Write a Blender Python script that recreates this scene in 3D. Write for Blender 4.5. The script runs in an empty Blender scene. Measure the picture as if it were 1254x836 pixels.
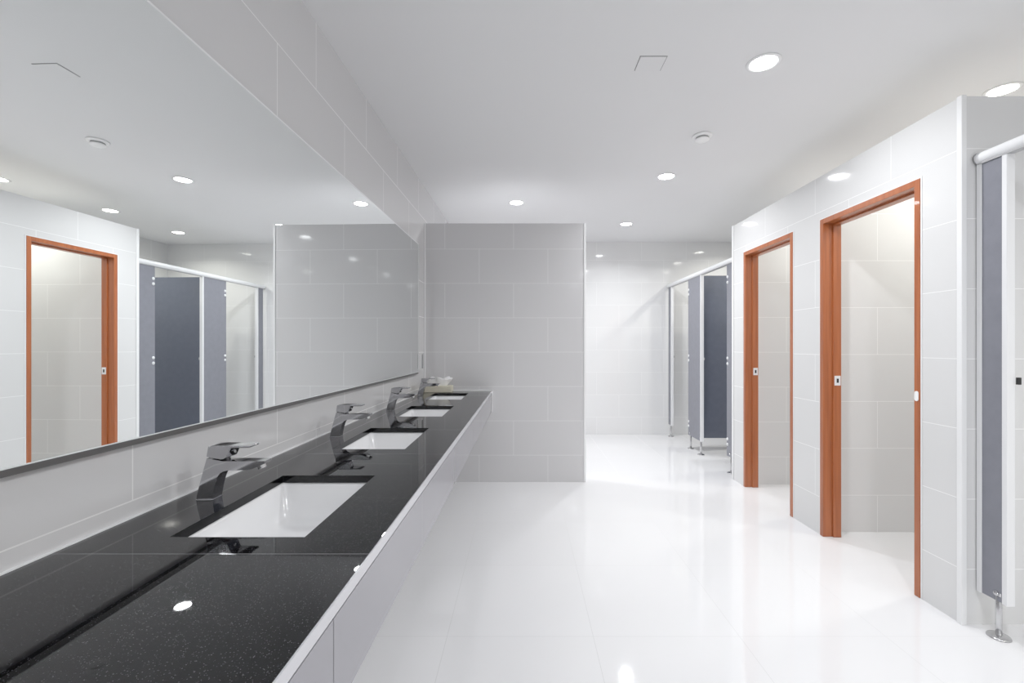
import bpy, bmesh, math, random
from mathutils import Vector, Matrix
random.seed(4)
scene = bpy.context.scene
COL = scene.collection
PI = math.pi

# ------------------------------------------------------------------ materials
def new_mat(name):
    m = bpy.data.materials.new(name); m.use_nodes = True
    nt = m.node_tree
    return m, nt, nt.nodes['Principled BSDF']

def N(nt, typ, **kw):
    n = nt.nodes.new(typ)
    for k, v in kw.items(): setattr(n, k, v)
    return n

def math_node(nt, op, a, b=None):
    n = N(nt, 'ShaderNodeMath', operation=op)
    for i, v in enumerate((a, b)):
        if v is None: continue
        if isinstance(v, (int, float)): n.inputs[i].default_value = v
        else: nt.links.new(v, n.inputs[i])
    return n.outputs[0]

def simple(name, col, rough=.5, metal=0., spec=.5, noise=.0, nscale=40., coat=0., coat_rough=.03):
    m, nt, b = new_mat(name)
    b.inputs['Roughness'].default_value = rough
    b.inputs['Metallic'].default_value = metal
    b.inputs['Specular IOR Level'].default_value = spec
    b.inputs['Coat Weight'].default_value = coat
    b.inputs['Coat Roughness'].default_value = coat_rough
    if noise > 0:
        g = N(nt, 'ShaderNodeNewGeometry')
        t = N(nt, 'ShaderNodeTexNoise'); t.inputs['Scale'].default_value = nscale; t.inputs['Detail'].default_value = 4
        nt.links.new(g.outputs['Position'], t.inputs['Vector'])
        r = N(nt, 'ShaderNodeMixRGB'); r.blend_type = 'MIX'
        r.inputs[1].default_value = (*[c*(1-noise) for c in col], 1)
        r.inputs[2].default_value = (*[min(1, c*(1+noise)) for c in col], 1)
        nt.links.new(t.outputs['Fac'], r.inputs[0]); nt.links.new(r.outputs[0], b.inputs['Base Color'])
    else:
        b.inputs['Base Color'].default_value = (*col, 1)
    return m

def tile_mat(name, axis, u0, z0=.236, col=(.56, .555, .55), grout=(.74, .74, .735), w=.6, h=.3, rough=.07, zwarp=0., mortar=.0017, floor=False, spec=.5, umin=None):
    """Glazed tile, half-bond; axis 'x' or 'y' is the horizontal direction of the wall."""
    m, nt, b = new_mat(name)
    g = N(nt, 'ShaderNodeNewGeometry'); s = N(nt, 'ShaderNodeSeparateXYZ')
    nt.links.new(g.outputs['Position'], s.inputs[0])
    u = math_node(nt, 'SUBTRACT', s.outputs['X' if axis == 'x' else 'Y'], u0)
    if umin is not None: u = math_node(nt, 'MAXIMUM', u, umin)
    vsrc = s.outputs['Y'] if floor else s.outputs['Z']
    if zwarp:
        hi = math_node(nt, 'GREATER_THAN', vsrc, 2.0)
        vsrc = math_node(nt, 'ADD', vsrc, math_node(nt, 'MULTIPLY', hi, zwarp))
    v = math_node(nt, 'SUBTRACT', vsrc, z0)
    c = N(nt, 'ShaderNodeCombineXYZ')
    nt.links.new(u, c.inputs[0]); nt.links.new(v, c.inputs[1])
    br = N(nt, 'ShaderNodeTexBrick')
    br.offset = 0.0 if floor else .5; br.offset_frequency = 2; br.squash = 1.0
    br.inputs['Scale'].default_value = 1.0
    br.inputs['Mortar Size'].default_value = mortar
    br.inputs['Mortar Smooth'].default_value = .15
    br.inputs['Bias'].default_value = 0
    br.inputs['Brick Width'].default_value = w
    br.inputs['Row Height'].default_value = h
    br.inputs['Color1'].default_value = (*col, 1)
    br.inputs['Color2'].default_value = (*[x*.985 for x in col], 1)
    br.inputs['Mortar'].default_value = (*grout, 1)
    nt.links.new(c.outputs[0], br.inputs['Vector'])
    nt.links.new(br.outputs['Color'], b.inputs['Base Color'])
    b.inputs['Specular IOR Level'].default_value = spec
    r = math_node(nt, 'MULTIPLY_ADD', br.outputs['Fac'], .4)
    r.node.inputs[2].default_value = rough
    nt.links.new(r, b.inputs['Roughness'])
    return m

def wood_mat():
    m, nt, b = new_mat('orange_brown_wood')
    g = N(nt, 'ShaderNodeNewGeometry')
    mp = N(nt, 'ShaderNodeMapping'); mp.inputs['Scale'].default_value = (60, 60, 2.2)
    nt.links.new(g.outputs['Position'], mp.inputs[0])
    t = N(nt, 'ShaderNodeTexNoise'); t.inputs['Scale'].default_value = 1.0; t.inputs['Detail'].default_value = 5
    nt.links.new(mp.outputs[0], t.inputs['Vector'])
    r = N(nt, 'ShaderNodeValToRGB')
    r.color_ramp.elements[0].position = .3; r.color_ramp.elements[0].color = (.33, .080, .020, 1)
    r.color_ramp.elements[1].position = .72; r.color_ramp.elements[1].color = (.46, .128, .038, 1)
    nt.links.new(t.outputs['Fac'], r.inputs[0]); nt.links.new(r.outputs[0], b.inputs['Base Color'])
    b.inputs['Roughness'].default_value = .35
    b.inputs['Coat Weight'].default_value = .3
    return m

def granite_mat():
    m, nt, b = new_mat('black_speckled_granite')
    g = N(nt, 'ShaderNodeNewGeometry')
    v1 = N(nt, 'ShaderNodeTexVoronoi'); v1.inputs['Scale'].default_value = 620
    nt.links.new(g.outputs['Position'], v1.inputs['Vector'])
    # random per-cell value -> few bright flecks
    sp = N(nt, 'ShaderNodeSeparateColor'); nt.links.new(v1.outputs['Color'], sp.inputs[0])
    fl = math_node(nt, 'GREATER_THAN', sp.outputs[0], .88)
    nr = math_node(nt, 'LESS_THAN', v1.outputs['Distance'], .42)
    fl = math_node(nt, 'MULTIPLY', fl, nr)
    fl = math_node(nt, 'MULTIPLY', fl, sp.outputs[1])
    n2 = N(nt, 'ShaderNodeTexNoise'); n2.inputs['Scale'].default_value = 90; n2.inputs['Detail'].default_value = 3
    nt.links.new(g.outputs['Position'], n2.inputs['Vector'])
    base = N(nt, 'ShaderNodeValToRGB')
    base.color_ramp.elements[0].position = .35; base.color_ramp.elements[0].color = (.0006, .0006, .0009, 1)
    base.color_ramp.elements[1].position = .75; base.color_ramp.elements[1].color = (.003, .003, .004, 1)
    nt.links.new(n2.outputs['Fac'], base.inputs[0])
    mx = N(nt, 'ShaderNodeMixRGB'); nt.links.new(fl, mx.inputs[0])
    nt.links.new(base.outputs[0], mx.inputs[1]); mx.inputs[2].default_value = (.13, .132, .145, 1)
    # slab seams, one between each pair of basins
    s = N(nt, 'ShaderNodeSeparateXYZ'); nt.links.new(g.outputs['Position'], s.inputs[0])
    q = math_node(nt, 'SUBTRACT', s.outputs['Y'], .862 - .797/2)
    q = math_node(nt, 'WRAP', q, .797); q.node.inputs[2].default_value = 0.
    q = math_node(nt, 'ABSOLUTE', math_node(nt, 'SUBTRACT', q, .797/2))
    seam = math_node(nt, 'LESS_THAN', q, .0011)
    m2 = N(nt, 'ShaderNodeMixRGB'); nt.links.new(seam, m2.inputs[0]); nt.links.new(mx.outputs[0], m2.inputs[1])
    m2.inputs[2].default_value = (.16, .16, .17, 1)
    nt.links.new(m2.outputs[0], b.inputs['Base Color'])
    b.inputs['Roughness'].default_value = .018
    b.inputs['Specular IOR Level'].default_value = .5
    b.inputs['IOR'].default_value = 1.37
    return m

def emit_mat(name, col, strength):
    m = bpy.data.materials.new(name); m.use_nodes = True
    nt = m.node_tree; nt.nodes.clear()
    e = N(nt, 'ShaderNodeEmission'); e.inputs[0].default_value = (*col, 1); e.inputs[1].default_value = strength
    o = N(nt, 'ShaderNodeOutputMaterial'); nt.links.new(e.outputs[0], o.inputs[0])
    return m

TILE = dict(col=(.73, .73, .73), grout=(.88, .88, .88))
M = dict(
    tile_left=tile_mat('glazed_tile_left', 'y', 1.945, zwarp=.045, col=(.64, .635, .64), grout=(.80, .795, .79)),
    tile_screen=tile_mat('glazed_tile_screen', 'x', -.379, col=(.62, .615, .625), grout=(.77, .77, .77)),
    tile_right=tile_mat('glazed_tile_right', 'y', 2.013, umin=.13, **TILE),
    tile_cubicle=tile_mat('glazed_tile_cubicle', 'x', 2.27, **TILE),
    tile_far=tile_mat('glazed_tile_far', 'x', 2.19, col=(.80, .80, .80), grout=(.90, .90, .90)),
    tile_side=tile_mat('glazed_tile_side', 'y', .4, **TILE),
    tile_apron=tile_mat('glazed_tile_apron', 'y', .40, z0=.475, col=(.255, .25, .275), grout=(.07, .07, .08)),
    floor=tile_mat('white_floor_tile', 'x', -.31, z0=.06, col=(.735, .735, .75), grout=(.55, .55, .56), w=.6, h=.6, rough=.045, mortar=.0013, floor=True),
    ceiling=simple('white_ceiling_paint', (.79, .79, .80), .9, spec=.1, noise=.01, nscale=3),
    trim=simple('white_trim', (.86, .865, .87), .25),
    wood=wood_mat(),
    granite=granite_mat(),
    chrome=simple('chrome', (.50, .50, .52), .055, 1.0),
    steel=simple('brushed_steel', (.62, .62, .63), .22, 1.0, noise=.06, nscale=120),
    mirror=simple('silvered_glass', (.90, .925, .92), .0, 1.0),
    mirror_edge=simple('polished_glass_edge', (.80, .83, .83), .15),
    mirror_back=simple('dark_mirror_backing', (.055, .052, .05), .6, noise=.1),
    mirror_shade=simple('dark_grey_shade', (.09, .088, .086), .4, noise=.08),  # tone of the shadow band below the mirror
    ceramic=simple('white_ceramic', (.84, .84, .85), .08, coat=.5),
    slate=simple('slate_blue_laminate', (.20, .205, .24), .38, noise=.12, nscale=18),
    slate_dark=simple('dark_slate_laminate', (.115, .128, .17), .22, noise=.12, nscale=18),
    alu=simple('white_aluminium', (.82, .825, .84), .3),
    dark=simple('black_rubber', (.012, .012, .013), .5),
    gap=simple('shadow_gap', (.25, .25, .25), .9),
    plastic=simple('white_plastic', (.93, .93, .93), .35),
    grey_plastic=simple('grey_plastic', (.42, .42, .43), .4),
    cover=simple('dark_grey_plastic', (.16, .16, .165), .3),
    board=simple('beige_cardboard', (.66, .62, .50), .6, noise=.08, nscale=60),
    tissue=simple('tissue_paper', (.93, .93, .94), .9, noise=.01),
    edge_metal=simple('pale_edge_strip', (.60, .60, .63), .18, .3),
    lens=emit_mat('led_lens', (.965, .98, 1.0), 40.0),
    lens_warm=emit_mat('led_lens_cubicle', (1.0, .985, .90), 30.0),
)

# ------------------------------------------------------------------ helpers
def obj(name, bm, mat, parent=None, smooth=False, bevel=0., segs=2, loc=(0, 0, 0)):
    bmesh.ops.recalc_face_normals(bm, faces=bm.faces)
    me = bpy.data.meshes.new(name); bm.to_mesh(me); bm.free()
    for mt in (mat if isinstance(mat, (list, tuple)) else [mat]): me.materials.append(mt)
    for p in me.polygons: p.use_smooth = bool(smooth)
    o = bpy.data.objects.new(name, me); COL.objects.link(o); o.location = loc
    if parent: o.parent = parent
    if bevel > 0:
        md = o.modifiers.new('bevel', 'BEVEL'); md.width = bevel; md.segments = segs; md.limit_method = 'ANGLE'; md.angle_limit = math.radians(35)
    if smooth == 'auto':
        md = o.modifiers.new('wn', 'WEIGHTED_NORMAL')
    return o

def tag(o, label, cat=None, group=None, kind=None):
    o['label'] = label
    if cat: o['category'] = cat
    if group: o['group'] = group
    if kind: o['kind'] = kind
    return o

def thing(name, label, cat, loc=(0, 0, 0), group=None, kind=None):
    o = bpy.data.objects.new(name, None); COL.objects.link(o); o.location = loc
    o.empty_display_size = .05
    return tag(o, label, cat, group, kind)

def struct(name, bm, mat, label, bevel=0.):
    o = obj(name, bm, mat, bevel=bevel); o['kind'] = 'structure'; o['label'] = label
    o['category'] = name.split('_')[0]
    return o

def box(bm, x0, x1, y0, y1, z0, z1):
    v = [bm.verts.new(p) for p in ((x0,y0,z0),(x1,y0,z0),(x1,y1,z0),(x0,y1,z0),(x0,y0,z1),(x1,y0,z1),(x1,y1,z1),(x0,y1,z1))]
    for f in ((0,3,2,1),(4,5,6,7),(0,1,5,4),(1,2,6,5),(2,3,7,6),(3,0,4,7)): bm.faces.new([v[i] for i in f])
    return bm
def bx(*a): return box(bmesh.new(), *a)

def prism(bm, pts, axis, a0, a1):
    """extrude a 2-D outline; axis 'y': pts are (x,z); axis 'z': pts are (x,y)."""
    mk = (lambda p, a: (p[0], a, p[1])) if axis == 'y' else (lambda p, a: (p[0], p[1], a))
    A = [bm.verts.new(mk(p, a0)) for p in pts]; B = [bm.verts.new(mk(p, a1)) for p in pts]
    bm.faces.new(A); bm.faces.new(B[::-1])
    n = len(pts)
    for i in range(n): bm.faces.new((A[i], B[i], B[(i+1) % n], A[(i+1) % n]))
    return bm

def cyl(bm, p0, p1, r0, r1=None, n=24):
    r1 = r0 if r1 is None else r1
    p0, p1 = Vector(p0), Vector(p1); d = (p1-p0).normalized()
    a = d.orthogonal().normalized(); b = d.cross(a)
    A, B = [], []
    for i in range(n):
        t = 2*PI*i/n; q = a*math.cos(t)+b*math.sin(t)
        A.append(bm.verts.new(p0+q*r0)); B.append(bm.verts.new(p1+q*r1))
    for i in range(n): bm.faces.new((A[i], A[(i+1) % n], B[(i+1) % n], B[i]))
    bm.faces.new(A[::-1]); bm.faces.new(B)
    return bm

def lathe(bm, prof, n=32, c=(0, 0, 0)):
    """prof: (r, z) list; ends with r==0 close to a point."""
    rings = []
    for r, z in prof:
        if r < 1e-6: rings.append([bm.verts.new((c[0], c[1], c[2]+z))])
        else: rings.append([bm.verts.new((c[0]+r*math.cos(2*PI*i/n), c[1]+r*math.sin(2*PI*i/n), c[2]+z)) for i in range(n)])
    for A, B in zip(rings, rings[1:]):
        for i in range(n):
            j = (i+1) % n
            if len(A) == 1 and len(B) == 1: continue
            if len(A) == 1: bm.faces.new((A[0], B[i], B[j]))
            elif len(B) == 1: bm.faces.new((A[i], A[j], B[0]))
            else: bm.faces.new((A[i], A[j], B[j], B[i]))
    return bm

def dup(root, loc, label, group=None):
    r = root.copy(); COL.objects.link(r); r.location = loc; r['label'] = label
    if group: r['group'] = group
    for ch in list(root.children):
        c = ch.copy(); COL.objects.link(c); c.parent = r
        for g in list(ch.children):
            d = g.copy(); COL.objects.link(d); d.parent = c
    return r

# ------------------------------------------------------------------ layout numbers (metres; camera stands at x=0, y=0)
EYE = 1.193
CEIL = 2.578
LOW = 2.26                       # height of the tiled partitions that stop below the ceiling
YB, YF, XR = -4.2, 6.07, 3.3     # wall behind, far wall, outer right wall
def wallx(y): return -.857 - .0145*(3.96-y)
def frontx(y): return -.2715 - .0066*(3.96-y)
def mirx(y): return -.834 - .0190*(3.6-y)
CT = .797                        # counter top height

# ------------------------------------------------------------------ setting
struct('floor', bx(-1.1, XR+.1, YB-.1, YF+.1, -.08, 0), M['floor'], 'glossy white square floor tiles across the whole washroom')
struct('ceiling', bx(-1.1, XR+.1, YB-.1, YF+.1, CEIL, CEIL+.08), M['ceiling'], 'smooth white painted ceiling with round downlights')
bm = bmesh.new()
prism(bm, [(wallx(YB), YB), (wallx(YF), YF), (wallx(YF)-.15, YF), (wallx(YB)-.15, YB)], 'z', 0, CEIL)
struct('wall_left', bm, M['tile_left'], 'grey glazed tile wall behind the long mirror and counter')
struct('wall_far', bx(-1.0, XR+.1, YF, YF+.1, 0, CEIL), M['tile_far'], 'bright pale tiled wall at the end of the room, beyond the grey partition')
struct('wall_back', bx(-1.1, XR+.1, YB-.1, YB, 0, CEIL), M['tile_far'], 'tiled wall behind the viewer')
struct('wall_right', bx(XR, XR+.1, YB, YF, 0, CEIL), M['tile_side'], 'outer tiled wall behind the cubicles')
SX = .536
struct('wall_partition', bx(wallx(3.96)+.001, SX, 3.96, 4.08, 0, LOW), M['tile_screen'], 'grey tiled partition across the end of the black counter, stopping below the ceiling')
# the tiled cubicle block on the right, with two door openings
D1 = (2.138, 2.859); D2 = (3.147, 3.85); DT = 1.984
RX = 1.88
bm = bmesh.new()
ys = [1.94, D1[0], D1[1], D2[0], D2[1], 4.06]
for a, b_, in ((0, 1), (2, 3), (4, 5)): box(bm, RX, RX+.1, ys[a], ys[b_], 0, LOW)
for a, b_ in (D1, D2): box(bm, RX, RX+.1, a, b_, DT, LOW)
bmesh.ops.remove_doubles(bm, verts=bm.verts, dist=1e-5)
inner = {}
for f in list(bm.faces):
    inner.setdefault(tuple(round(c, 4) for c in f.calc_center_median()), []).append(f)
bmesh.ops.delete(bm, geom=[f for fs in inner.values() if len(fs) > 1 for f in fs], context='FACES')
struct('wall_cubicle_front', bm, M['tile_right'], 'pale tiled wall holding the two orange-brown door frames')
struct('wall_cubicle_near', bx(RX+.1, XR, 1.94, 2.06, 0, LOW), M['tile_cubicle'], 'tiled side wall facing the viewer behind the nearest slate panel')
struct('wall_cubicle_divider', bx(RX+.1, XR, 2.90, 3.04, 0, LOW), M['tile_cubicle'], 'tiled wall seen inside the nearer wooden door frame')
struct('wall_cubicle_far', bx(RX+.1, XR, 3.90, 4.06, 0, LOW), M['tile_cubicle'], 'tiled wall seen inside the farther wooden door frame')

# white corner trims
def corner_trim(name, x, y, sx, sy, label, h=LOW, r=.009):
    bm = bmesh.new()
    prism(bm, [(x-r, y-r), (x+sx*.014, y-r), (x+sx*.014, y-.0005), (x-.0005, y+sy*.014), (x-r, y+sy*.014)] if True else [], 'z', 0, h+.002)
    return struct(name, bm, M['trim'], label, bevel=.003)
def slim(name, x0, x1, y0, y1, z0, z1, label):
    return struct(name, bx(x0, x1, y0, y1, z0, z1), M['trim'], label, bevel=.002)
slim('trim_1', RX-.003, RX+.016, 1.934, 1.9395, 0, LOW+.003, 'white corner strip at the near end of the cubicle block')
slim('trim_2', SX-.001, SX+.016, 3.956, 4.08, 0, LOW+.002, 'white end strip on the free edge of the grey partition')
slim('trim_3', RX-.006, RX-.0005, 4.035, 4.062, 0, LOW+.002, 'white corner strip at the far end of the cubicle block')
slim('trim_5', wallx(3.95)+.0005, wallx(3.95)+.010, 3.945, 3.9595, CT+.011, LOW, 'white sealant line in the corner of the left wall and grey partition')
slim('trim_4', RX-.006, RX-.0005, 1.934, 1.958, 0, LOW+.003, 'white corner strip beside the nearer door frame')

# ------------------------------------------------------------------ wooden door frames in the cubicle block
def door_frame(name, y0, y1, label):
    t = thing(name, label, 'door', (RX, (y0+y1)/2, 0), kind='structure')
    L = lambda y: y-(y0+y1)/2
    fw = .032; x0, x1 = -.006, .102
    for a, b_ in ((y0+.001, y0+fw), (y1-fw, y1-.001)):
        j = obj('jamb', bx(x0, x1, L(a), L(b_), .001, DT-.001), M['wood'], t, bevel=.002)
    obj('head', bx(x0, x1, L(y0+fw), L(y1-fw), DT-fw, DT-.001), M['wood'], t, bevel=.002)
    # rebate stop that the door leaf closes against
    bm = bmesh.new()
    box(bm, .052, .101, L(y1-fw-.010), L(y1-fw), .001, DT-fw)
    box(bm, .052, .101, L(y0+fw), L(y0+fw+.010), .001, DT-fw)
    box(bm, .052, .101, L(y0+fw+.010), L(y1-fw-.010), DT-fw-.010, DT-fw)
    obj('door_stop', bm, M['wood'], t, bevel=.0015)
    # white sealant line round the frame
    bm = bmesh.new()
    for a, b_ in ((y0-.007, y0), (y1, y1+.007)): box(bm, -.003, -.0005, L(a), L(b_), 0.001, DT+.006)
    box(bm, -.003, -.0005, L(y0), L(y1), DT, DT+.006)
    obj('sealant', bm, M['trim'], t)
    # strike plate on the far jamb reveal
    sp = obj('strike_plate', bx(.058, .095, L(y1-fw-.013), L(y1-fw-.010),   .945, 1.005), M['alu'], t, bevel=.001)
    sp['label'] = 'small steel strike plate'
    obj('latch_hole', bx(.070, .083, L(y1-fw-.0138), L(y1-fw-.0129), .962, .988), M['dark'], sp)
    if name == 'door_2': return t
    bm = bmesh.new()
    prism(bm, [(.011*math.cos(a), .011*math.sin(a)+(.013 if math.sin(a) > 0 else -.013)) for a in [2*PI*i/20 for i in range(20)]], 'y', 0, .002)
    bmesh.ops.rotate(bm, verts=bm.verts, matrix=Matrix.Rotation(PI/2, 3, 'Z'))
    o = obj('cover_plate', bm, M['plastic'], t, loc=(-.0065, L(y0+.017), .953)); o['label'] = 'pale oval plate'
    return t
door_frame('door_1', *D1, 'nearer orange-brown wooden door frame, beside the slate panel and rail')
door_frame('door_2', *D2, 'farther orange-brown wooden door frame, in the tiled wall next to the end stalls')

# ------------------------------------------------------------------ mirror
t = thing('wall_mirror', 'long frameless mirror on the tiled wall above the black counter', 'mirror', (0, 0, 0))
MY0, MY1, MZ0, MZ1 = -.8, 3.63, .980, 2.006
def mprism(x_off0, x_off1, z0, z1, y0=MY0, y1=MY1, back=None):
    bm = bmesh.new()
    if back is None: pts = [(mirx(y0)+x_off1, y0), (mirx(y1)+x_off1, y1), (mirx(y1)+x_off0, y1), (mirx(y0)+x_off0, y0)]
    else: pts = [(mirx(y0)+x_off1, y0), (mirx(y1)+x_off1, y1), (wallx(y1)+.001, y1), (wallx(y0)+.001, y0)]
    return prism(bm, pts, 'z', z0, z1)
obj('mirror_glass', mprism(-.005, 0, MZ0+.0025, MZ1-.004), M['mirror'], t)
bm = mprism(-.0052, .0006, MZ1-.0048, MZ1+.001)
box(bm, *(lambda a: a)((mirx(MY1)-.004, mirx(MY1)+.0004, MY1-.0002, MY1+.003, MZ0, MZ1)))
obj('polished_edge', bm, M['trim'], t)['label'] = 'bright polished edge'
obj('bottom_edge', mprism(-.0052, .0003, MZ0+.0002, MZ0+.0028), M['mirror_edge'], t)
obj('bottom_shade_strip', mprism(None, -.001, MZ0-.013, MZ0, back=True), M['mirror_shade'], t)['label'] = 'dark grey strip painting the shade under the mirror'  # solid dark strip stands in for the shadow below the mirror
obj('backing', mprism(None, -.0055, MZ0, MZ1-.001, y1=MY1-.01, back=True), M['mirror_back'], t)

# ------------------------------------------------------------------ counter
t = thing('vanity_counter', 'long black speckled granite counter with pale tiled apron, under the mirror', 'counter')
CY0, CY1 = -1.2, 3.958
HX0, HX1 = -.730, -.4515
BC = [1.160, 1.957, 2.754, 3.551]       # basin centres along the counter
HL = .221                              # half length of a basin opening
yb = [CY0]
for c in BC: yb += [c-HL, c+HL]
yb.append(CY1)
bm = bmesh.new(); grid = {}
for lev, z in enumerate((CT-.022, CT)):
    for j, y in enumerate(yb):
        for i, x in enumerate((wallx(y)+.001, HX0, HX1, frontx(y))):
            grid[lev, i, j] = bm.verts.new((x, y, z))
solid = lambda i, j: 0 <= i < 3 and 0 <= j < len(yb)-1 and not (i == 1 and j % 2 == 1)
for i in range(3):
    for j in range(len(yb)-1):
        if not solid(i, j): continue
        q = [(i, j), (i+1, j), (i+1, j+1), (i, j+1)]
        bm.faces.new([grid[1, a, b_] for a, b_ in q]); bm.faces.new([grid[0, a, b_] for a, b_ in q[::-1]])
        for (a, b_), nb in (((q[0], q[1]), (i, j-1)), ((q[1], q[2]), (i+1, j)), ((q[2], q[3]), (i, j+1)), ((q[3], q[0]), (i-1, j))):
            if not solid(*nb): bm.faces.new([grid[0, *a], grid[0, *b_], grid[1, *b_], grid[1, *a]])
obj('countertop', bm, M['granite'], t, bevel=.0012)
def fstrip(d0, d1, z0, z1, y1=CY1):
    return prism(bmesh.new(), [(frontx(CY0)+d0, CY0), (frontx(CY0)+d1, CY0), (frontx(y1)+d1, y1), (frontx(y1)+d0, y1)], 'z', z0, z1)
obj('front_edge_strip', fstrip(.0004, .003, CT-.021, CT+.0006), M['edge_metal'], t)['label'] = 'pale polished edge strip'
obj('shadow_gap', fstrip(-.03, -.004, CT-.0262, CT-.0225), M['gap'], t)
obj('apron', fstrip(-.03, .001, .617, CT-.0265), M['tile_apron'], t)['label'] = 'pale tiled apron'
# white sealant where the counter meets walls
bm = bmesh.new()
prism(bm, [(wallx(CY0)+.0008, CY0), (wallx(CY0)+.006, CY0), (wallx(CY1)+.006, CY1), (wallx(CY1)+.0008, CY1)], 'z', CT+.0003, CT+.004)
box(bm, wallx(3.958)+.006, frontx(3.958)+.008, 3.950, 3.9595, CT+.0003, CT+.010)
box(bm, frontx(3.958)+.003, frontx(3.958)+.010, 3.950, 3.9595, .617, CT+.010)
obj('sealant', bm, M['trim'], t)['label'] = 'white sealant line along the wall'

# ------------------------------------------------------------------ basins
def rrect(hx, hy, r, n=6):
    out = []
    for cx, cy, a0 in ((hx-r, hy-r, 0), (-hx+r, hy-r, PI/2), (-hx+r, -hy+r, PI), (hx-r, -hy+r, 1.5*PI)):
        for i in range(n+1):
            a = a0+PI/2*i/n; out.append((cx+r*math.cos(a), cy+r*math.sin(a)))
    return out
def loft(bm, rings, cap0=False, cap1=False):
    R = [[bm.verts.new(p) for p in ring] for ring in rings]
    n = len(R[0])
    for A, B in zip(R, R[1:]):
        for i in range(n): bm.faces.new((A[i], A[(i+1) % n], B[(i+1) % n], B[i]))
    if cap0: bm.faces.new(R[0][::-1])
    if cap1: bm.faces.new(R[-1])
    return bm
def make_basin(loc, label):
    t = thing('sink_basin', label, 'sink', loc, 'undermount sinks in the granite counter')
    hx, hy = (HX1-HX0)/2+.004, HL+.004
    sec = [(hx+.02, hy+.02, .03, -.0225), (hx, hy, .022, -.0225), (hx-.003, hy-.004, .022, -.030), (hx-.014, hy-.020, .03, -.090),
           (hx-.022, hy-.032, .04, -.125), (hx-.036, hy-.05, .045, -.140), (hx-.06, hy-.085, .05, -.1455), (.035, .035, .034, -.150)]
    rings = [[(x, y, z) for x, y in rrect(a, b_, r)] for a, b_, r, z in sec]
    outer = [[(x, y, z) for x, y in rrect(a, b_, r)] for a, b_, r, z in
             ((.035, .035, .034, -.162), (hx-.04, hy-.06, .05, -.157), (hx-.008, hy-.014, .03, -.13), (hx+.006, hy+.006, .026, -.034), (hx+.02, hy+.02, .03, -.034), (hx+.02, hy+.02, .03, -.0225))]
    bm = loft(bmesh.new(), rings)
    loft(bm, outer)
    bmesh.ops.remove_doubles(bm, verts=bm.verts, dist=1e-5)
    b_ = obj('bowl', bm, M['ceramic'], t, smooth=True)
    d = obj('drain', lathe(bmesh.new(), [(0, -.1475), (.012, -.1475), (.013, -.1455), (.028, -.1475), (.034, -.1495), (.034, -.153), (.02, -.165), (.0, -.165)], 28), M['chrome'], t, smooth=True)
    d['label'] = 'chrome drain'
    return t
BX = (HX0+HX1)/2
SINK_L = ['largest-looking white rectangular sink, in the counter nearest the viewer',
          'white rectangular sink, second along the counter from the viewer',
          'white rectangular sink, third along the counter from the viewer',
          'white rectangular sink beside the beige tissue box, against the grey partition']
s0 = make_basin((BX, BC[0], CT), SINK_L[0])
for c, l in zip(BC[1:], SINK_L[1:]): dup(s0, (BX, c, CT), l)

# ------------------------------------------------------------------ faucets
def make_faucet(loc, label):
    t = thing('basin_faucet', label, 'faucet', loc, 'chrome faucets behind the sinks')
    w = .0215
    prof = [(0, 0), (.0022, .013), (.0060, .028), (.0275, .1075), (.0600, .1010), (.0665, .0995), (.120, .0995), (.1730, .0995), (.1735, .0930), (.1560, .0850),
            (.1400, .0785), (.1250, .0765), (.1000, .0762), (.0780, .0755), (.0690, .0735), (.0615, .0695), (.0560, .0630), (.0525, .0550),
            (.0490, .0430), (.0455, .0290), (.0430, .0140), (.0415, 0)]
    bm = prism(bmesh.new(), prof, 'y', -w, w)
    for k in range(1, 17):
        zc = .0044*k
        bmesh.ops.bisect_plane(bm, geom=bm.verts[:]+bm.edges[:]+bm.faces[:], plane_co=(0, 0, zc), plane_no=(0, 0, 1))
    for xc in (.012, .024, .036, .048, .062):
        bmesh.ops.bisect_plane(bm, geom=bm.verts[:]+bm.edges[:]+bm.faces[:], plane_co=(xc, 0, 0), plane_no=(1, 0, 0))
    for v in bm.verts:                               # narrows towards the spout tip and slightly towards the foot
        x, z = v.co.x, v.co.z
        k = 1-.13*min(max(0., x)/.065, 1.)**1.3-.12*max(0., x-.065)/.11
        v.co.y *= k*(1-.10*(max(0., .062-z)/.062)**2)
    obj('body', bm, M['chrome'], t, smooth='auto', bevel=.0022, segs=3)
    obj('base_plate', prism(bmesh.new(), [(x+.0205, y) for x, y in rrect(.0222, w+.0010, .006)], 'z', 0.0002, .0022), M['chrome'], t, bevel=.0006)
    hp = [(.0270, .1115), (.0315, .1375), (.0420, .1400), (.100, .1400), (.1385, .1395), (.1380, .1345), (.0900, .1335), (.0880, .1300), (.0800, .1100), (.0720, .1050), (.0640, .1040)]
    obj('lever_handle', prism(bmesh.new(), hp, 'y', -w-.0005, w+.0005), M['chrome'], t, smooth='auto', bevel=.0018, segs=3)
    bm = cyl(bmesh.new(), (.0575, 0, .098), (.0560, 0, .112), .0165, .0165, 28)
    obj('cartridge_collar', bm, M['chrome'], t, smooth='auto')
    bm = cyl(bmesh.new(), (.1545, 0, .0900), (.1590, 0, .0775), .0105, .0100, 24)
    o = obj('aerator', bm, M['steel'], t, smooth='auto', bevel=.001)
    bm = lathe(bmesh.new(), [(.0042, 0), (.0042, .0010), (.0032, .0018), (0, .0020)], 16)
    bmesh.ops.rotate(bm, verts=bm.verts, matrix=Matrix.Rotation(math.radians(72), 3, 'Y'))
    o = obj('index_button', bm, M['grey_plastic'], t, loc=(.0868, 0, .1215)); o['label'] = 'small round button under the lever'
    return t
FX = [-.836, -.833, -.829, -.826]
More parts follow.
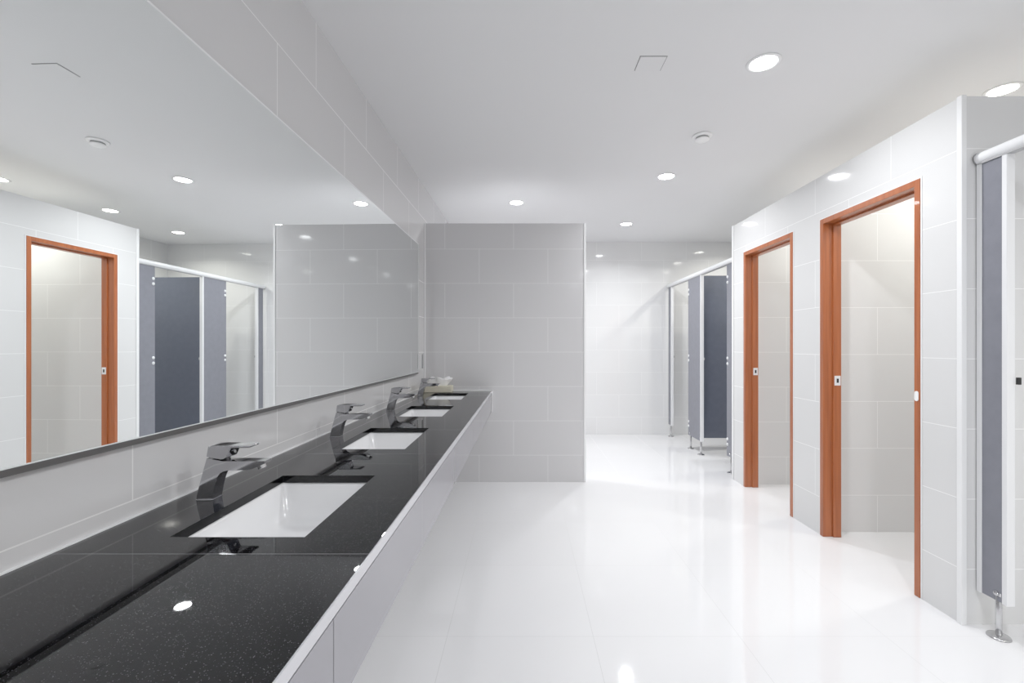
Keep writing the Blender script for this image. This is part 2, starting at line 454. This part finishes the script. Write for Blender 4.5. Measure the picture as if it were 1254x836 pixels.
FAU_L = ['chrome lever faucet nearest the viewer, behind the biggest-looking sink', 'chrome lever faucet, second along the counter from the viewer',
         'chrome lever faucet, third along the counter from the viewer', 'chrome lever faucet next to the beige tissue box']
f0 = make_faucet((FX[0], BC[0]+.020, CT), FAU_L[0])
for x, c, l in zip(FX[1:], BC[1:], FAU_L[1:]): dup(f0, (x, c+.020, CT), l)

# ------------------------------------------------------------------ tissue box at the counter's far end
t = thing('tissue_box', 'beige tissue box with a white tissue pulled up, on the counter by the partition', 'tissue box', (-.722, 3.878, CT))
bm = bx(-.121, .121, -.058, .058, .0005, .054)
obj('carton', bm, M['board'], t, bevel=.003)
bm = bmesh.new(); rings = []
nn = 40
for k in range(9):
    f = k/8; z = .0545+.066*f
    ring = []
    for i in range(nn):
        a = 2*PI*i/nn
        fold = 1+.22*math.sin(5*a+1.3+f*2.2)*f+.12*math.sin(9*a+f*4)*f
        rx = (.078+.036*f-.022*f*f)*fold; ry = (.014+.034*f)*fold
        ring.append((rx*math.cos(a)-.004+.018*f*f, ry*math.sin(a), z+.012*math.sin(3*a+.7)*f))
    rings.append(ring)
loft(bm, rings, cap1=False)
top = [v for v in bm.verts][-nn:]
cv = bm.verts.new((.01, 0, .098))
for i in range(nn): bm.faces.new((top[i], top[(i+1) % nn], cv))
obj('tissue', bm, M['tissue'], t, smooth=True)['label'] = 'white crumpled tissue'

# white box on the wall by the mirror's far end
yy = 3.69
t = thing('wall_switch_box', 'small white box on the wall between mirror and grey partition', 'switch box', (wallx(yy), yy, 1.065))
obj('housing', bx(.0005, .044, -.022, .022, -.064, .064), M['plastic'], t, bevel=.004)
obj('cover', bx(.0442, .047, -.020, .020, -.060, .060), M['cover'], t, bevel=.002)['label'] = 'grey front cover'

# ------------------------------------------------------------------ stall partitions
PX = 1.94
def dome(bm, x, y, z, r=.011, h=.008, sx=-1, n=14):
    rings = []
    for k in range(5):
        a = PI/2*k/4
        rr, hh = r*math.cos(a), h*math.sin(a)
        if k == 4: rings.append([bm.verts.new((x+sx*h, y, z))])
        else: rings.append([bm.verts.new((x+sx*hh, y+rr*math.cos(2*PI*i/n), z+rr*math.sin(2*PI*i/n))) for i in range(n)])
    for A, B in zip(rings, rings[1:]):
        for i in range(n):
            j = (i+1) % n
            bm.faces.new((A[i], A[j], B[j], B[i]) if len(B) > 1 else (A[i], A[j], B[0]))
    bm.faces.new(rings[0][::-1])
    return bm
PB, PT, TH = .150, 1.962, .020
def pilaster(root, y0, y1, trims, bolt_side, hinges=None):
    """slate panel in the plane x = PX with white edge channels at the listed edges"""
    a = y0+(.020 if 'near' in trims else 0); b_ = y1-(.020 if 'far' in trims else 0)
    p = obj('pilaster', bx(PX, PX+TH, a, b_, PB, PT), M['slate'], root, bevel=.001)
    if 'near' in trims: obj('edge_trim', bx(PX-.004, PX+.030, y0, y0+.0198, PB-.002, PT), M['alu'], p, bevel=.002)['label'] = 'white edge strip'
    if 'far' in trims: obj('edge_trim', bx(PX-.004, PX+.030, y1-.0198, y1, PB-.002, PT), M['alu'], p, bevel=.002)['label'] = 'white edge strip'
    if hinges is not None:
        for z in (1.817, 1.048, .284):
            bm = dome(bmesh.new(), PX-.0005, hinges, z+.026, .015, .009); dome(bm, PX-.0005, hinges, z-.026, .015, .009)
            s = .018 if hinges > (y0+y1)/2 else -.018
            box(bm, PX+TH+.0005, PX+TH+.006, min(hinges-.012, hinges+s), max(hinges+.012, hinges+s), z-.04, z+.04)
            obj('hinge', bm, M['alu'], p, smooth=False)
    return p
def foot(root, y):
    f = obj('support_foot', cyl(bmesh.new(), (PX+.010, y, .008), (PX+.010, y, PB+.02), .0105, n=24), M['steel'], root, smooth='auto')
    obj('flange', lathe(bmesh.new(), [(0, .012), (.012, .012), (.020, .011), (.036, .007), (.038, .003), (.038, .0005), (0, .0005)], 32, (PX+.010, y, 0)), M['steel'], f, smooth='auto')
    obj('bolt', dome(bmesh.new(), PX-.0005, y, PB+.030, .012, .009), M['chrome'], f, smooth=True)
    obj('bracket', bx(PX-.0012, PX-.0002, y-.02, y+.004, PB+.022, PB+.036), M['steel'], f, bevel=.0004)
def rail(root, y0, y1, caps):
    bm = cyl(bmesh.new(), (PX+.008, y0, 1.987), (PX+.008, y1, 1.987), .025, n=28)
    r = obj('head_rail', bm, M['alu'], root, smooth='auto')
    r['label'] = 'white round head rail'
    bm = bx(PX-.006, PX+.026, y0, y1, 1.9605, 1.968); obj('rail_channel', bm, M['grey_plastic'], r)
    for y, s in caps: obj('end_cap', cyl(bmesh.new(), (PX+.008, y, 1.987), (PX+.008, y+s*.004, 1.987), .027, n=28), M['grey_plastic'], r, smooth='auto')
def stall_door(root, yh, w=.52):
    d = obj('stall_door', bx(PX+.030, PX+.030+w, yh+.012, yh+.030, PB, PT-.03), M['slate_dark'], root, bevel=.001)
    obj('latch', bx(PX+w-.03, PX+w+.01, yh+.004, yh+.0118, 1.02, 1.07), M['steel'], d, bevel=.001)

t = thing('toilet_stall', 'row of slate panels under a white rail, beyond the wooden doors by the end wall', 'toilet stall')
pilaster(t, 4.066, 4.307, (), 'far', hinges=4.288)
pilaster(t, 4.925, 5.310, ('near',), 'far', hinges=5.290)
pilaster(t, 5.905, 6.030, ('near',), 'far')
obj('divider', bx(PX+TH+.001, XR-.002, 5.112, 5.130, PB, PT+.02), M['slate_dark'], t, bevel=.001)['label'] = 'dark slate dividing panel'
for y in (4.235, 4.955, 5.255, 5.96): foot(t, y)
rail(t, 4.068, 6.064, ())
stall_door(t, 4.307); stall_door(t, 5.310)
for yk in (4.945, 5.925):
    o = obj('door_bumper', bx(PX+.0305, PX+.040, yk-.022, yk-.012, 1.035, 1.062), M['grey_plastic'], t, bevel=.002)

t = thing('toilet_stall', 'nearest slate panel with white edge strips, single steel foot and thick white rail', 'toilet stall')
pilaster(t, 1.812, 1.934, ('near', 'far'), 'far')
foot(t, 1.856)
rail(t, -2.0, 1.930, ((1.930, 1),))
o = obj('door_bumper', bx(PX+.0305, PX+.043, 1.800, 1.812, 1.037, 1.066), M['dark'], t, bevel=.002); o['label'] = 'small black rubber bumper'

# ------------------------------------------------------------------ ceiling fittings
def make_light(loc, label, mat, col, power):
    t = thing('downlight', label, 'ceiling light', loc, 'round recessed downlights')
    obj('trim_ring', lathe(bmesh.new(), [(.060, -.0005), (.063, -.005), (.072, -.006), (.078, -.003), (.079, -.0005), (.060, -.0005)], 36), M['trim'], t, smooth='auto')
    bm = bmesh.new(); vs = [bm.verts.new(((.0598)*math.cos(2*PI*i/32), .0598*math.sin(2*PI*i/32), -.0025)) for i in range(32)]
    bm.faces.new(vs[::-1])
    me = bpy.data.meshes.new('lens'); bm.to_mesh(me); bm.free(); me.materials.append(mat)
    o = bpy.data.objects.new('lens', me); COL.objects.link(o); o.parent = t; o['label'] = 'glowing white lens'
    la = bpy.data.lights.new('downlight_lamp', 'AREA'); la.shape = 'DISK'; la.size = .116; la.energy = power; la.color = col; la.spread = math.radians(148)
    lo = bpy.data.objects.new('downlight_lamp', la); COL.objects.link(lo); lo.parent = t; lo.location = (0, 0, -.004)
    return t
MAIN = [(1.18, 2.22, 'brightest round downlight, nearest the square ceiling panel'), (1.175, 3.71, 'round downlight just beyond the smoke detector'),
        (1.18, 5.16, 'round downlight in front of the bright end wall'), (-.06, 4.39, 'round downlight above the grey partition'),
        (1.18, .75, 'round downlight in the open ceiling just overhead of the viewer'), (1.18, -.85, 'round downlight in the open ceiling behind the viewer'), (1.18, -2.5, 'round downlight in the open ceiling far behind the viewer'),
        (-.06, -3.1, 'round downlight at the left, far behind the viewer'),]
CUB = [(2.60, 2.456, 'round downlight over the nearest stall, cut off by the tiled wall top'),
       (2.70, 3.63, 'round downlight behind the cubicle wall, above the farther door frame, seen in the mirror'),
       (2.60, 4.52, 'round downlight over the end stalls, nearer one, seen in the mirror'), (2.62, 5.42, 'round downlight over the end stalls, by the end wall'),
       (2.75, .35, 'added round downlight over the nearest stall, out of the picture'), (2.52, -.40, 'added unseen round downlight over the stalls behind the viewer')]  # these two are unseen, added to give light over the stalls
l0 = None
for lst, mt, lc, lp in ((MAIN, M['lens'], (.965, .98, 1.0), 12.8), (CUB, M['lens_warm'], (1.0, .985, .90), 7.8)):
    first = None
    for x, y, lab in lst:
        if first is None: first = make_light((x, y, CEIL), lab, mt, lc, lp)
        else: dup(first, (x, y, CEIL), lab)

t = thing('smoke_detector', 'small round white smoke detector on the ceiling', 'smoke detector', (1.185, 2.99, CEIL))
obj('base', lathe(bmesh.new(), [(0, -.0005), (.062, -.0005), (.063, -.006), (.058, -.012), (.048, -.014), (0, -.014)], 36), M['plastic'], t, smooth='auto')
obj('vent_ring', lathe(bmesh.new(), [(0, -.0142), (.040, -.0142), (.038, -.024), (0, -.024)], 36), M['grey_plastic'], t, smooth='auto')
obj('cover', lathe(bmesh.new(), [(0, -.0242), (.045, -.0242), (.046, -.029), (.036, -.036), (.018, -.041), (0, -.042)], 36), M['plastic'], t, smooth='auto')

t = thing('ceiling_panel', 'small square flush panel in the white ceiling', 'ceiling panel', (.628, 2.225, CEIL))
obj('frame', bx(-.066, .066, -.058, .058, -.0012, -.0003), M['gap'], t)
obj('plate', bx(-.0625, .0625, -.0545, .0545, -.0035, -.0013), M['ceiling'], t, bevel=.0005)

# ------------------------------------------------------------------ camera
cam = bpy.data.cameras.new('camera'); co = bpy.data.objects.new('camera', cam); COL.objects.link(co)
co.location = (0, 0, EYE); co.rotation_euler = (PI/2, 0, 0)
cam.sensor_fit = 'HORIZONTAL'; cam.sensor_width = 36; cam.lens = 36*555/1254
cam.shift_x = -13/1254; cam.shift_y = 5/1254
cam.clip_start = .02
scene.camera = co

# ------------------------------------------------------------------ world and render look
w = bpy.data.worlds.new('world'); scene.world = w; w.use_nodes = True
w.node_tree.nodes['Background'].inputs[0].default_value = (.9, .95, 1, 1)
w.node_tree.nodes['Background'].inputs[1].default_value = .3
scene.view_settings.view_transform = 'Standard'
scene.view_settings.look = 'None'
scene.view_settings.exposure = 0.0
scene.view_settings.gamma = 1.15
scene.cycles.use_denoising = True
scene.cycles.max_bounces = 14
scene.cycles.diffuse_bounces = 8
scene.cycles.glossy_bounces = 8
scene.cycles.sample_clamp_indirect = 6.0
scene.cycles.blur_glossy = .3
